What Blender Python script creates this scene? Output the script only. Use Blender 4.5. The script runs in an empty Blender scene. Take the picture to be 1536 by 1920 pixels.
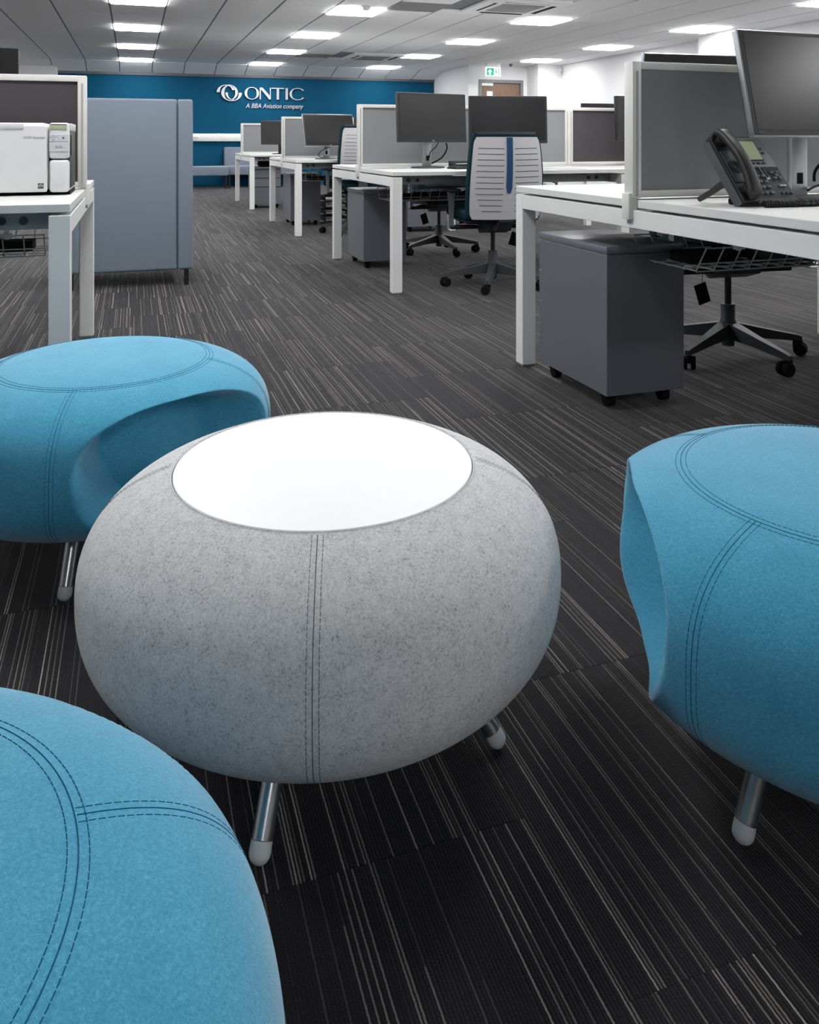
import bpy, bmesh, math, random
from mathutils import Vector, Matrix
random.seed(7)
PI = math.pi
S = bpy.context.scene
COL = S.collection

# ------------------------------------------------------------------ camera (level shift lens, portrait)
FPX, HZ, VPX, CAMH = 1536.0, 264.0, 250.0, 0.915
yaw = math.atan((768 - VPX) / FPX)
cd = bpy.data.cameras.new('camera'); cam = bpy.data.objects.new('camera', cd); COL.objects.link(cam)
cd.sensor_fit = 'HORIZONTAL'; cd.sensor_width = 36; cd.lens = 36 * FPX / 1536
cd.shift_y = -(960 - HZ) / 1536; cd.clip_start = 0.05; cd.clip_end = 60
cam.location = (0, 0, CAMH); cam.rotation_euler = (PI / 2, 0, -yaw)
S.camera = cam
# ------------------------------------------------------------------ world, exposure
w = bpy.data.worlds.new('world'); S.world = w; w.use_nodes = True
w.node_tree.nodes['Background'].inputs[0].default_value = (0.8, 0.85, 0.9, 1)
w.node_tree.nodes['Background'].inputs[1].default_value = 0.0
S.view_settings.view_transform = 'Standard'; S.view_settings.look = 'None'
S.view_settings.gamma = 1; S.view_settings.use_curve_mapping = False
S.view_settings.exposure = 0.0
LAMP = 27.0            # strength of a ceiling panel

# ------------------------------------------------------------------ helpers
def lin(c):
    return tuple(((v / 255) / 12.92 if v / 255 <= 0.04045 else ((v / 255 + 0.055) / 1.055) ** 2.4) for v in c) + (1,)

MATS = {}
def mat(name, rgb, rough=0.5, metal=0.0, spec=0.5, var=0.06, scale=30, bump=0.0, bscale=400, sheen=0.0, emit=0.0, coat=0.0):
    if name in MATS: return MATS[name]
    m = bpy.data.materials.new(name); m.use_nodes = True
    nt = m.node_tree; p = nt.nodes['Principled BSDF']; L = nt.links.new
    c = lin(rgb)
    tc = nt.nodes.new('ShaderNodeTexCoord'); nz = nt.nodes.new('ShaderNodeTexNoise')
    nz.inputs['Scale'].default_value = scale; nz.inputs['Detail'].default_value = 3
    L(tc.outputs['Object'], nz.inputs['Vector'])
    mx = nt.nodes.new('ShaderNodeMix'); mx.data_type = 'RGBA'
    mx.inputs['A'].default_value = tuple(v * (1 - var) for v in c[:3]) + (1,)
    mx.inputs['B'].default_value = tuple(min(1, v * (1 + var)) for v in c[:3]) + (1,)
    L(nz.outputs['Fac'], mx.inputs['Factor']); L(mx.outputs['Result'], p.inputs['Base Color'])
    p.inputs['Roughness'].default_value = rough; p.inputs['Metallic'].default_value = metal
    p.inputs['Specular IOR Level'].default_value = spec
    if sheen: p.inputs['Sheen Weight'].default_value = sheen; p.inputs['Sheen Roughness'].default_value = 0.5
    if coat: p.inputs['Coat Weight'].default_value = coat
    if emit:
        p.inputs['Emission Color'].default_value = c; p.inputs['Emission Strength'].default_value = emit
    if bump:
        n2 = nt.nodes.new('ShaderNodeTexNoise'); n2.inputs['Scale'].default_value = bscale; n2.inputs['Detail'].default_value = 4
        L(tc.outputs['Object'], n2.inputs['Vector'])
        b = nt.nodes.new('ShaderNodeBump'); b.inputs['Strength'].default_value = bump; b.inputs['Distance'].default_value = 0.002
        L(n2.outputs['Fac'], b.inputs['Height']); L(b.outputs['Normal'], p.inputs['Normal'])
    MATS[name] = m
    return m

def felt(name, dark, mid, light, s1=260, s2=35, thr=(0.3, 0.5, 0.7), bump=0.5, sheen=0.5):
    m = bpy.data.materials.new(name); m.use_nodes = True; nt = m.node_tree; L = nt.links.new
    p = nt.nodes['Principled BSDF']; tc = nt.nodes.new('ShaderNodeTexCoord')
    a = nt.nodes.new('ShaderNodeTexNoise'); a.inputs['Scale'].default_value = s1; a.inputs['Detail'].default_value = 6
    a.inputs['Roughness'].default_value = 0.7; a.inputs['Distortion'].default_value = 0.6
    b = nt.nodes.new('ShaderNodeTexNoise'); b.inputs['Scale'].default_value = s2; b.inputs['Detail'].default_value = 4
    for n in (a, b): L(tc.outputs['Object'], n.inputs['Vector'])
    mm = nt.nodes.new('ShaderNodeMix'); mm.data_type = 'FLOAT'; mm.inputs['Factor'].default_value = 0.2
    L(a.outputs['Fac'], mm.inputs['A']); L(b.outputs['Fac'], mm.inputs['B'])
    r = nt.nodes.new('ShaderNodeValToRGB'); e = r.color_ramp.elements
    e[0].position = thr[0]; e[0].color = lin(dark); e[1].position = thr[2]; e[1].color = lin(light)
    k = e.new(thr[1]); k.color = lin(mid)
    L(mm.outputs['Result'], r.inputs['Fac']); L(r.outputs['Color'], p.inputs['Base Color'])
    p.inputs['Roughness'].default_value = 0.95; p.inputs['Specular IOR Level'].default_value = 0.1
    p.inputs['Sheen Weight'].default_value = sheen; p.inputs['Sheen Roughness'].default_value = 0.4
    f = nt.nodes.new('ShaderNodeTexNoise'); f.inputs['Scale'].default_value = 900; f.inputs['Detail'].default_value = 3
    L(tc.outputs['Object'], f.inputs['Vector'])
    bp = nt.nodes.new('ShaderNodeBump'); bp.inputs['Strength'].default_value = bump; bp.inputs['Distance'].default_value = 0.001
    L(f.outputs['Fac'], bp.inputs['Height']); L(bp.outputs['Normal'], p.inputs['Normal'])
    MATS[name] = m; return m

M_white = mat('white_laminate', (224, 224, 222), 0.4, var=0.01, bump=0.03, bscale=700)
M_frame = mat('white_powdercoat', (234, 234, 232), 0.4, var=0.01, bump=0.05, bscale=900)
M_beam = mat('grey_steel_beam', (150, 153, 153), 0.45, 0.3, var=0.03)
M_alu = mat('white_aluminium', (226, 225, 220), 0.35, var=0.01)
M_fabgrey = mat('screen_fabric_grey', (142, 143, 147), 0.95, spec=0.1, var=0.05, scale=500, bump=0.2, bscale=900)
M_fabdark = mat('screen_fabric_dark', (82, 77, 80), 0.95, spec=0.1, var=0.06, scale=500, bump=0.2, bscale=900)
M_ped = mat('pedestal_grey', (116, 117, 126), 0.32, 0.25, var=0.03, scale=8)
M_black = mat('black_plastic', (22, 22, 24), 0.45, var=0.1)
M_matte = mat('black_rubber', (14, 14, 15), 0.8, spec=0.2, var=0.1)
M_dgrey = mat('dark_grey_plastic', (58, 60, 63), 0.5, var=0.06)
M_silver = mat('silver_plastic', (165, 168, 172), 0.32, 0.7, var=0.03)
M_chrome = mat('brushed_tube', (165, 168, 172), 0.28, 0.9, var=0.05, scale=60)
M_foot = mat('white_foot', (205, 210, 214), 0.35, var=0.02)
M_screen = mat('lcd_glass', (14, 14, 17), 0.22, spec=0.6, var=0.02)
M_screen2 = mat('lcd_matte', (17, 17, 20), 0.27, spec=0.5, var=0.02)
M_sofa = mat('slate_wool', (124, 134, 147), 0.9, spec=0.15, var=0.07, scale=220, bump=0.25, bscale=700, sheen=0.1)
M_sofaseam = mat('slate_seam', (72, 80, 90), 0.95, spec=0.1)
M_wallw = mat('white_paint', (238, 238, 239), 0.8, spec=0.2, var=0.015, scale=6, bump=0.05, bscale=250)
M_wallb = mat('teal_blue_paint', (12, 76, 106), 0.8, spec=0.12, var=0.04, scale=3, bump=0.05, bscale=250)
M_tile = mat('ceiling_tile_white', (246, 246, 247), 0.7, spec=0.3, var=0.03, scale=120, bump=0.2, bscale=500)
M_tbar = mat('ceiling_grid_grey', (120, 122, 126), 0.6, var=0.03)
M_lamp = mat('lamp_diffuser', (255, 255, 255), 0.5, var=0.0, emit=LAMP)
M_wood = None
M_shell = mat('chair_shell_pale', (196, 195, 199), 0.45, var=0.02)
M_teal = mat('teal_upholstery', (18, 50, 61), 0.9, spec=0.15, var=0.12, scale=300, bump=0.2)
M_blue = mat('chair_strip_blue', (16, 66, 104), 0.7, var=0.05)
M_paper = mat('paper_white', (232, 232, 228), 0.8, var=0.03)
M_lcdgreen = mat('lcd_green', (180, 188, 152), 0.3, var=0.03)
M_scan = mat('scanner_white', (222, 222, 223), 0.35, var=0.01)
M_logo = mat('brushed_logo_metal', (205, 208, 214), 0.35, 0.75, var=0.05, scale=20)
M_ink = mat('ink_dark', (70, 70, 74), 0.6)
M_wire = mat('wire_grey', (188, 188, 186), 0.4, 0.3)
M_green = mat('exit_green', (0, 165, 120), 0.5, emit=0.55)
M_exitw = mat('exit_white', (245, 255, 250), 0.5, emit=0.9)
M_bluefelt = felt('blue_felt', (60, 140, 174), (74, 158, 192), (98, 180, 210), 330, 14, (0.32, 0.5, 0.68))
M_greyfelt = felt('grey_felt', (132, 135, 138), (200, 202, 204), (228, 229, 230), 330, 60, (0.33, 0.45, 0.62), 0.6, 0.12)
M_stitchb = mat('blue_thread', (22, 92, 124), 0.9, spec=0.1)
M_stitchg = mat('grey_thread', (84, 86, 88), 0.9, spec=0.1)

def link(o, parent=None, mats=None):
    COL.objects.link(o)
    if parent: o.parent = parent
    return o

class MB:
    def __init__(s): s.b = bmesh.new(); s.round = False
    def box(s, c, d, bev=0.0, rot=None, seg=2):
        r = bmesh.ops.create_cube(s.b, size=1.0); vs = r['verts']
        for v in vs: v.co = Vector((v.co.x * d[0], v.co.y * d[1], v.co.z * d[2]))
        if bev > 0:
            es = list({e for v in vs for e in v.link_edges})
            g = bmesh.ops.bevel(s.b, geom=es, offset=bev, segments=seg, profile=0.5, affect='EDGES', clamp_overlap=True)
            vs = list({v for f in g['faces'] for v in f.verts} | {v for v in vs if v.is_valid})
        mt = Matrix.Translation(Vector(c)) @ (rot.to_4x4() if rot else Matrix.Identity(4))
        for v in vs: v.co = mt @ v.co
        return s
    def bx(s, x0, x1, y0, y1, z0, z1, bev=0.0, seg=2):
        return s.box(((x0 + x1) / 2, (y0 + y1) / 2, (z0 + z1) / 2), (abs(x1 - x0), abs(y1 - y0), abs(z1 - z0)), bev, None, seg)
    def tube(s, pts, r, n=8, closed=False, radii=None, cap=True):
        pts = [Vector(p) for p in pts]; rings = []; N = len(pts); up = None; s.round = True
        for i, p in enumerate(pts):
            t = (pts[(i + 1) % N] - pts[i - 1]) if closed else (pts[min(i + 1, N - 1)] - pts[max(i - 1, 0)])
            if t.length < 1e-9: t = Vector((0, 0, 1))
            t.normalize()
            if up is None: up = Vector((0, 0, 1)) if abs(t.z) < 0.9 else Vector((1, 0, 0))
            a = t.cross(up).normalized(); up = a.cross(t).normalized()
            rr = radii[i] if radii else r
            rings.append([s.b.verts.new(p + a * rr * math.cos(2 * PI * k / n) + up * rr * math.sin(2 * PI * k / n)) for k in range(n)])
        for i in range(N if closed else N - 1):
            A, B = rings[i], rings[(i + 1) % N]
            for k in range(n): s.b.faces.new((A[k], A[(k + 1) % n], B[(k + 1) % n], B[k]))
        if cap and not closed:
            s.b.faces.new(rings[0][::-1]); s.b.faces.new(rings[-1])
        return s
    def cyl(s, p0, p1, r0, r1=None, n=16): return s.tube([p0, p1], r0, n, radii=[r0, r0 if r1 is None else r1])
    def lathe(s, prof, n=24, c=(0, 0, 0)):
        c = Vector(c); rings = []
        for r, z in prof:
            if r < 1e-6: rings.append([s.b.verts.new(c + Vector((0, 0, z)))])
            else: rings.append([s.b.verts.new(c + Vector((r * math.cos(2 * PI * k / n), r * math.sin(2 * PI * k / n), z))) for k in range(n)])
        for A, B in zip(rings, rings[1:]):
            for k in range(n):
                q = [A[k % len(A)], A[(k + 1) % len(A)], B[(k + 1) % len(B)], B[k % len(B)]]
                u = []
                for v in q:
                    if v not in u: u.append(v)
                if len(u) > 2: s.b.faces.new(u)
        return s
    def prism(s, poly, f0, f1):
        """poly: 2D outline; f0/f1 map a 2D point to the two 3D sides"""
        A = [s.b.verts.new(Vector(f0(p))) for p in poly]; B = [s.b.verts.new(Vector(f1(p))) for p in poly]
        s.b.faces.new(A[::-1]); s.b.faces.new(B); n = len(poly)
        for i in range(n): s.b.faces.new((A[i], A[(i + 1) % n], B[(i + 1) % n], B[i]))
        return s
    def loft(s, sections, capped=True):
        R = [[s.b.verts.new(Vector(p)) for p in sec] for sec in sections]
        for A, B in zip(R, R[1:]):
            n = len(A)
            for k in range(n): s.b.faces.new((A[k], A[(k + 1) % n], B[(k + 1) % n], B[k]))
        if capped: s.b.faces.new(R[0][::-1]); s.b.faces.new(R[-1])
        return s
    def xf(s, m):
        for v in s.b.verts: v.co = m @ v.co
        return s
    def done(s, name, m, parent=None, sharp=0.5):
        if s.round: sharp = max(sharp, 0.95)
        bmesh.ops.recalc_face_normals(s.b, faces=s.b.faces[:])
        me = bpy.data.meshes.new(name); s.b.to_mesh(me); s.b.free()
        me.shade_smooth(); me.set_sharp_from_angle(angle=sharp)
        me.materials.append(m)
        return link(bpy.data.objects.new(name, me), parent)

def thing(name, label, cat, loc=(0, 0, 0), rz=0, group=None):
    o = bpy.data.objects.new(name, None); o.empty_display_size = 0.05; COL.objects.link(o)
    o.location = loc; o.rotation_euler = (0, 0, rz); return tag(o, label, cat, group)
def tag(o, label=None, cat=None, group=None, kind=None):
    if label: o['label'] = label
    if cat: o['category'] = cat
    if group: o['group'] = group
    if kind: o['kind'] = kind
    return o
def dup(root, loc, rz, label=None):
    r = root.copy(); COL.objects.link(r); r.location = loc; r.rotation_euler = (0, 0, rz)
    if label: r['label'] = label
    for ch in list(root.children):
        c = ch.copy(); COL.objects.link(c); c.parent = r
        for g in list(ch.children):
            d = g.copy(); COL.objects.link(d); d.parent = c
    return r
def struct(o): o['kind'] = 'structure'; return o
def text_mesh(name, body, size, m, parent, mtx, depth=0.0004, shear=0.0, spacing=1.0, align='LEFT', bold=0.0):
    cu = bpy.data.curves.new(name, 'FONT'); cu.body = body; cu.size = size; cu.extrude = depth; cu.shear = shear
    cu.space_character = spacing; cu.align_x = align; cu.offset = bold
    t = bpy.data.objects.new(name, cu); COL.objects.link(t)
    dg = bpy.context.evaluated_depsgraph_get(); me = bpy.data.meshes.new_from_object(t.evaluated_get(dg))
    bpy.data.objects.remove(t); me.transform(mtx); me.materials.clear(); me.materials.append(m); me.name = name
    return link(bpy.data.objects.new(name, me), parent)
def Mfront(x, y, z):   # text plane standing up, reading along +X, facing -Y
    return Matrix.Translation((x, y, z)) @ Matrix.Rotation(PI / 2, 4, 'X')

# ------------------------------------------------------------------ carpet material
def carpet():
    m = bpy.data.materials.new('striped_carpet'); m.use_nodes = True; nt = m.node_tree; L = nt.links.new; N = nt.nodes.new
    p = nt.nodes['Principled BSDF']
    g = N('ShaderNodeNewGeometry'); sx = N('ShaderNodeSeparateXYZ'); L(g.outputs['Position'], sx.inputs[0])
    def mth(op, a, b=None, c=None):
        n = N('ShaderNodeMath'); n.operation = op
        for i, v in enumerate((a, b, c)):
            if v is None: continue
            if isinstance(v, (int, float)): n.inputs[i].default_value = v
            else: L(v, n.inputs[i])
        return n.outputs[0]
    x, y = sx.outputs['X'], sx.outputs['Y']
    col = mth('FLOOR', mth('DIVIDE', mth('ADD', x, 10.0), 0.5))
    yo = mth('ADD', mth('ADD', y, 10.0), mth('MULTIPLY', mth('MODULO', col, 2.0), 0.25))
    row = mth('FLOOR', mth('DIVIDE', yo, 0.5))
    # wobbling yarn
    nz = N('ShaderNodeTexNoise'); nz.inputs['Scale'].default_value = 160; L(g.outputs['Position'], nz.inputs['Vector'])
    xs = mth('DIVIDE', mth('ADD', mth('ADD', x, 10.0), mth('MULTIPLY', mth('SUBTRACT', nz.outputs['Fac'], 0.5), 0.0014)), 0.0046)
    rid = mth('FLOOR', xs)
    def wn(a, b, c):
        cb = N('ShaderNodeCombineXYZ')
        for i, v in enumerate((a, b, c)):
            if isinstance(v, (int, float)): cb.inputs[i].default_value = v
            else: L(v, cb.inputs[i])
        t = N('ShaderNodeTexWhiteNoise'); t.noise_dimensions = '3D'; L(cb.outputs[0], t.inputs['Vector']); return t
    t1 = wn(rid, mth('ADD', mth('MULTIPLY', col, 13.0), row), 3.0)
    ph = wn(rid, col, 9.0)
    seg = mth('FLOOR', mth('DIVIDE', mth('ADD', yo, mth('MULTIPLY', ph.outputs['Value'], 0.9)), 0.9))
    t2 = wn(rid, mth('ADD', seg, mth('MULTIPLY', row, 31.0)), 5.0)
    v = mth('ADD', mth('MULTIPLY', t1.outputs['Value'], 0.8), mth('MULTIPLY', t2.outputs['Value'], 0.2))
    # broad bands of lighter and darker tone, different in each tile
    cb = N('ShaderNodeCombineXYZ'); L(mth('MULTIPLY', x, 22.0), cb.inputs[0]); L(row, cb.inputs[1]); L(col, cb.inputs[2])
    bn = N('ShaderNodeTexNoise'); bn.inputs['Scale'].default_value = 1.0; L(cb.outputs[0], bn.inputs['Vector'])
    v2 = mth('ADD', v, mth('MULTIPLY', mth('SUBTRACT', bn.outputs['Fac'], 0.5), 0.18))
    r = N('ShaderNodeValToRGB'); e = r.color_ramp.elements
    e[0].position = 0.0; e[0].color = lin((27, 26, 31)); e[1].position = 1.0; e[1].color = lin((178, 172, 166))
    for pos, c in ((0.5, (31, 29, 34)), (0.64, (42, 40, 43)), (0.70, (70, 67, 67)), (0.84, (122, 117, 113))):
        k = e.new(pos); k.color = lin(c)
    L(v2, r.inputs['Fac'])
    # shade painted into the gaps between the ribs, and yarn twist
    fr = mth('FRACT', xs); rib = mth('SUBTRACT', 1.0, mth('POWER', mth('ABSOLUTE', mth('MULTIPLY', mth('SUBTRACT', fr, 0.5), 2.0)), 1.6))
    nf = N('ShaderNodeTexNoise'); nf.inputs['Scale'].default_value = 520; nf.inputs['Detail'].default_value = 2; L(g.outputs['Position'], nf.inputs['Vector'])
    k = mth('MULTIPLY', mth('ADD', 0.25, mth('MULTIPLY', rib, 0.75)), mth('ADD', 0.55, mth('MULTIPLY', nf.outputs['Fac'], 0.9)))
    msk = N('ShaderNodeMapRange'); msk.interpolation_type = 'SMOOTHSTEP'
    msk.inputs['From Min'].default_value = 0.34; msk.inputs['From Max'].default_value = 0.16
    L(mth('ABSOLUTE', mth('SUBTRACT', fr, 0.5)), msk.inputs['Value'])
    ln = N('ShaderNodeMix'); ln.data_type = 'RGBA'; ln.inputs['A'].default_value = lin((30, 29, 33))
    L(msk.outputs['Result'], ln.inputs['Factor']); L(r.outputs['Color'], ln.inputs['B'])
    mx = N('ShaderNodeVectorMath'); mx.operation = 'SCALE'; L(ln.outputs['Result'], mx.inputs[0]); L(k, mx.inputs['Scale'])
    L(mx.outputs[0], p.inputs['Base Color'])
    p.inputs['Roughness'].default_value = 0.85; p.inputs['Specular IOR Level'].default_value = 0.25
    p.inputs['Sheen Weight'].default_value = 0.16; p.inputs['Sheen Roughness'].default_value = 0.4
    bp = N('ShaderNodeBump'); bp.inputs['Strength'].default_value = 0.6; bp.inputs['Distance'].default_value = 0.0015
    L(mth('ADD', rib, nf.outputs['Fac']), bp.inputs['Height']); L(bp.outputs['Normal'], p.inputs['Normal'])
    return m
M_carpet = carpet()

def wood():
    m = bpy.data.materials.new('door_veneer'); m.use_nodes = True; nt = m.node_tree; L = nt.links.new; N = nt.nodes.new
    tc = N('ShaderNodeTexCoord'); mp = N('ShaderNodeMapping'); mp.inputs['Scale'].default_value = (14, 14, 1.2)
    nz = N('ShaderNodeTexNoise'); nz.inputs['Scale'].default_value = 2; nz.inputs['Detail'].default_value = 5
    r = N('ShaderNodeValToRGB'); r.color_ramp.elements[0].color = lin((104, 78, 62)); r.color_ramp.elements[1].color = lin((150, 118, 98))
    L(tc.outputs['Object'], mp.inputs[0]); L(mp.outputs[0], nz.inputs['Vector']); L(nz.outputs['Fac'], r.inputs['Fac'])
    p = nt.nodes['Principled BSDF']; L(r.outputs['Color'], p.inputs['Base Color']); p.inputs['Roughness'].default_value = 0.5
    return m
M_wood = wood()

# ================================================================== THE ROOM
ZC, YW, YK = 2.42, 16.9, 16.3            # ceiling height, blue wall, start of the sloped edge
XL, YF, XR = -5.0, -5.8, 8.06
# floor: a slab with carpet tiles laid on it
fl = struct(MB().bx(XL, XR, YF, YW + 0.1, -0.12, -0.008).done('floor', M_carpet))
TX0, TX1, TY0, TY1 = -2.0, 4.0, 0.5, 10.5
def sees(X, Y):
    u = X * math.cos(yaw) - Y * math.sin(yaw); d = X * math.sin(yaw) + Y * math.cos(yaw)
    if d < 0.4: return None
    px, py = 768 + FPX * u / d, HZ + FPX * CAMH / d
    return (px, py, d) if -160 < px < 1700 and py < 2150 else None
cand = []
cols = range(-10, 17); 
for ci in cols:
    off = 0.25 if (ci + 20) % 2 else 0.0
    for rj in range(-13, 36):
        cx = ci * 0.5 + 0.25; cy = rj * 0.5 + 0.25 - off
        if XL < cx - .25 and cx + .25 < XR and YF < cy - .25 and cy + .25 < YW:
            q = sees(cx, cy)
            cand.append(((q[2] if q else 99), cx, cy))
cand.sort(); near = cand[:296]; rest = cand[296:]
tm = MB().bx(-.2498, .2498, -.2498, .2498, -.008, 0, 0.0006, 1); tile0 = tm.done('carpet_tile', M_carpet, fl)
tile_me = tile0.data
for i, (d, cx, cy) in enumerate(near):
    o = tile0 if i == 0 else link(bpy.data.objects.new('carpet_tile', tile_me), fl)
    o.location = (cx, cy, 0)
rb = MB()
for d, cx, cy in rest:
    vs = [rb.b.verts.new((cx + a * .25, cy + b * .25, 0)) for a, b in ((-1, -1), (1, -1), (1, 1), (-1, 1))]; rb.b.faces.new(vs)
ro = rb.done('carpet_tiles_beyond', M_carpet, fl); ro['kind'] = 'stuff'

# walls
def wall(name, x0, x1, y0, y1, z0, z1, m): return struct(MB().bx(x0, x1, y0, y1, z0, z1).done(name, m))
wall('wall_back', -1.36, 6.27, YW, YW + .12, 0, 2.5, M_wallb)
wall('wall_back_return', XL - .1, -1.36, 16.66, YW + .12, 0, 2.5, M_wallw)
wall('wall_door_reveal', 6.27, 6.39, 15.07, YW + .12, 0, 2.5, M_wallw)
bd = MB()
bd.bx(6.27, 6.49, 14.95, 15.07, 0, 2.5); bd.bx(7.46, 7.67, 14.95, 15.07, 0, 2.5); bd.bx(6.49, 7.46, 14.95, 15.07, 2.135, 2.5)
struct(bd.done('wall_door', M_wallw))
wall('wall_corner', 7.55, XR + .12, 14.47, 14.95, 0, 2.5, M_wallw)
wall('wall_right', XR, XR + .12, YF, 14.47, 0, 2.5, M_wallw)
wall('wall_right_pier', 7.72, XR, 9.05, 9.86, 0, 2.5, M_wallw)
wall('wall_left', XL - .12, XL, YF, 16.66, 0, 2.5, M_wallw)
wall('wall_front', XL - .1, XR + .1, YF - .12, YF, 0, 2.5, M_wallw)

# ceiling: dark-grey grid slab with tiles set below it
ce = struct(MB().bx(XL - .1, XR + .12, YF - .1, YK, ZC + .006, ZC + .06).done('ceiling', M_tbar))
STEP, X0 = 0.598, -0.249
LX = [X0 + STEP / 2 + k * STEP * 4 for k in (-1, 0, 1, 2, 3)]
LY = [16.0 - 2.27 * k for k in range(9)]
GRILLES = [(5, 8.72), (5, 14.28)]; CASS = [(4.03, 8.28), (4.05, 14.0)]
YT0 = 6.1
tiles = {}
def ctile(x, y0, y1, m=M_tile, name='ceiling_tile', wd=STEP):
    ln = round(y1 - y0, 3); key = (ln, wd)
    if key not in tiles:
        tiles[key] = MB().bx(-(wd - .02) / 2, (wd - .02) / 2, -(ln - .005) / 2, (ln - .005) / 2, 0, .02, .003, 1).done(name, m, ce); o = tiles[key]
    else: o = link(bpy.data.objects.new(name, tiles[key].data), ce)
    o.location = (x, (y0 + y1) / 2, ZC)
for k in range(-5, 14):
    xc = X0 + STEP / 2 + k * STEP
    wd = STEP
    if xc > XR - .25:
        e0 = xc - STEP / 2; wd = XR - e0; xc = e0 + wd / 2
        if wd < .1: continue
    lit = k % 4 == 0
    gr = [gy for gk, gy in GRILLES if gk == k]
    cs = [c for c in CASS if abs(c[0] - xc) < .62]
    cuts = []
    y = YK
    spans = []
    if lit:
        for ly in LY:
            if ly < YT0: break
            spans.append((ly + .295, y)); y = ly - .295
        spans.append((YT0, y))
        out = []
        for a, b in spans:
            if b - a > 1.0: out += [((a + b) / 2, b), (a, (a + b) / 2)]
            elif b - a > .02: out.append((a, b))
        spans = out
    else:
        y = YK
        while y > YT0 + .01:
            a = max(YT0, y - 1.2); spans.append((a, y)); y = a
    for a, b in spans:
        holes = sorted([(gy - .3, gy + .3) for gy in gr] + [(c[1] - .47, c[1] + .47) for c in cs])
        segs = [(a, b)]
        for h0, h1 in holes:
            ns = []
            for s0, s1 in segs:
                if h1 <= s0 or h0 >= s1: ns.append((s0, s1)); continue
                if h0 - s0 > .03: ns.append((s0, h0))
                if s1 - h1 > .03: ns.append((h1, s1))
            segs = ns
        for s0, s1 in segs: ctile(xc, s0, s1, wd=wd)
M_grille = mat('air_grille_grey', (150, 150, 151), 0.7, var=0.05)
for gk, gy in GRILLES:
    g = thing('air_grille', '', 'vent', (X0 + STEP / 2 + gk * STEP, gy, ZC))
    g['label'] = 'square grey air grille in the ceiling, ' + ('larger one near the top edge' if gy < 10 else 'small far one left of the far air conditioner')
    MB().bx(-.292, .292, -.292, .292, 0, .004).done('grille_panel', M_grille, g)
    b = MB()
    for i in range(-5, 6): b.bx(-.285, .285, i * .05 - .004, i * .05 + .004, -.003, 0)
    b.done('fins', M_grille, g)
# near ceiling above and behind the camera
struct(MB().bx(XL, XR, YF, YT0 - .01, ZC, ZC + .005).done('ceiling_near', M_tile))
# sloped edge panels against the blue wall
ce2 = struct(MB().prism([(YK, ZC + .012), (YW + .02, 2.262), (YW + .02, 2.5), (YK, 2.5)], lambda p: (XL, p[0], p[1]), lambda p: (6.3, p[0], p[1])).done('ceiling_slope', M_tbar))
sl = math.atan2(2.25 - ZC, YW - YK); ll = math.hypot(2.25 - ZC, YW - YK)
sm = None
for k in range(-5, 11):
    xc = X0 + STEP / 2 + k * STEP
    if sm is None:
        o = MB().bx(-(STEP - .016) / 2, (STEP - .016) / 2, -ll / 2 + .004, ll / 2, -.006, .004, .002, 1).done('slope_panel', M_tile, ce2); sm = o.data
    else: o = link(bpy.data.objects.new('slope_panel', sm), ce2)
    o.location = (xc, (YK + YW) / 2, (ZC + 2.25) / 2); o.rotation_euler = (sl, 0, 0)
struct(MB().bx(-1.36, 6.27, YW - .03, YW, 2.2, 2.262).done('trim_1', mat('shadow_trim_grey', (88, 92, 98), 0.6)))

# ceiling lamps
rowname = {-1: 'row beyond the left edge', 0: 'leftmost row', 1: 'second row from the left', 2: 'third row from the left', 3: 'row along the right wall'}
ordn = ['nearest the blue wall', 'second from the blue wall', 'third from the blue wall', 'fourth from the blue wall', 'fifth from the blue wall']
lampbase = None
for ci, lx in enumerate(LX):
    for k, ly in enumerate(LY):
        if ci == 4 and k == 0: continue
        if ci == 0 and k == 0: continue
        if (k == 7 and ci < 3) or (k == 8 and ci in (0, 4)): continue  # last row, behind the camera, is added to brighten the table front
        seen = (ci > 0 and k < 4) or (ci == 4 and k == 4)
        lab = 'bright square ceiling light, ' + ('%s in the %s' % (ordn[k], rowname[ci - 1])) if seen else 'unseen square ceiling light panel, set to light the room from outside the picture'
        t = thing('ceiling_light', lab, 'light', (lx, ly, ZC), 0, 'square ceiling light panels' if seen else 'ceiling lights outside the picture')
        if lampbase is None:
            f = MB(); 
            for a in (-1, 1):
                f.bx(a * .292 - .008, a * .292 + .008, -.293, .293, -.004, .006); f.bx(-.284, .284, a * .288 - .006, a * .288 + .006, -.004, .006)
            fo = f.done('frame', M_frame, t); do = MB().bx(-.284, .284, -.282, .282, -.018, .004, .004, 1).done('diffuser', M_lamp, t); lampbase = (fo.data, do.data)
        else:
            link(bpy.data.objects.new('frame', lampbase[0]), t); link(bpy.data.objects.new('diffuser', lampbase[1]), t)

# air conditioning cassettes
for i, (cx, cy) in enumerate(CASS):
    t = thing('air_conditioner', 'white ceiling cassette air conditioner, ' + ('near the top edge of the picture' if i == 0 else 'small far one between the lights'), 'air conditioner', (cx, cy, ZC))
    MB().bx(-.475, .475, -.475, .475, -.03, .004, .012).done('panel', M_tile, t)
    MB().bx(-.25, .25, -.25, .25, -.036, -.03, .004).done('intake_grille', M_grille, t)
    for a in range(4):
        b = MB().bx(-.26, .26, .33, .375, -.034, -.0295); b.xf(Matrix.Rotation(a * PI / 2, 4, 'Z')); b.done('air_slot', M_matte, t)
        b = MB().bx(-.27, .27, .378, .40, -.04, -.03, .003); b.xf(Matrix.Rotation(a * PI / 2, 4, 'Z')); b.done('louvre', M_tile, t)
t = thing('smoke_detector', 'small round white smoke detector beside a bright ceiling light', 'detector', (2.47, 8.84, ZC))
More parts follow.
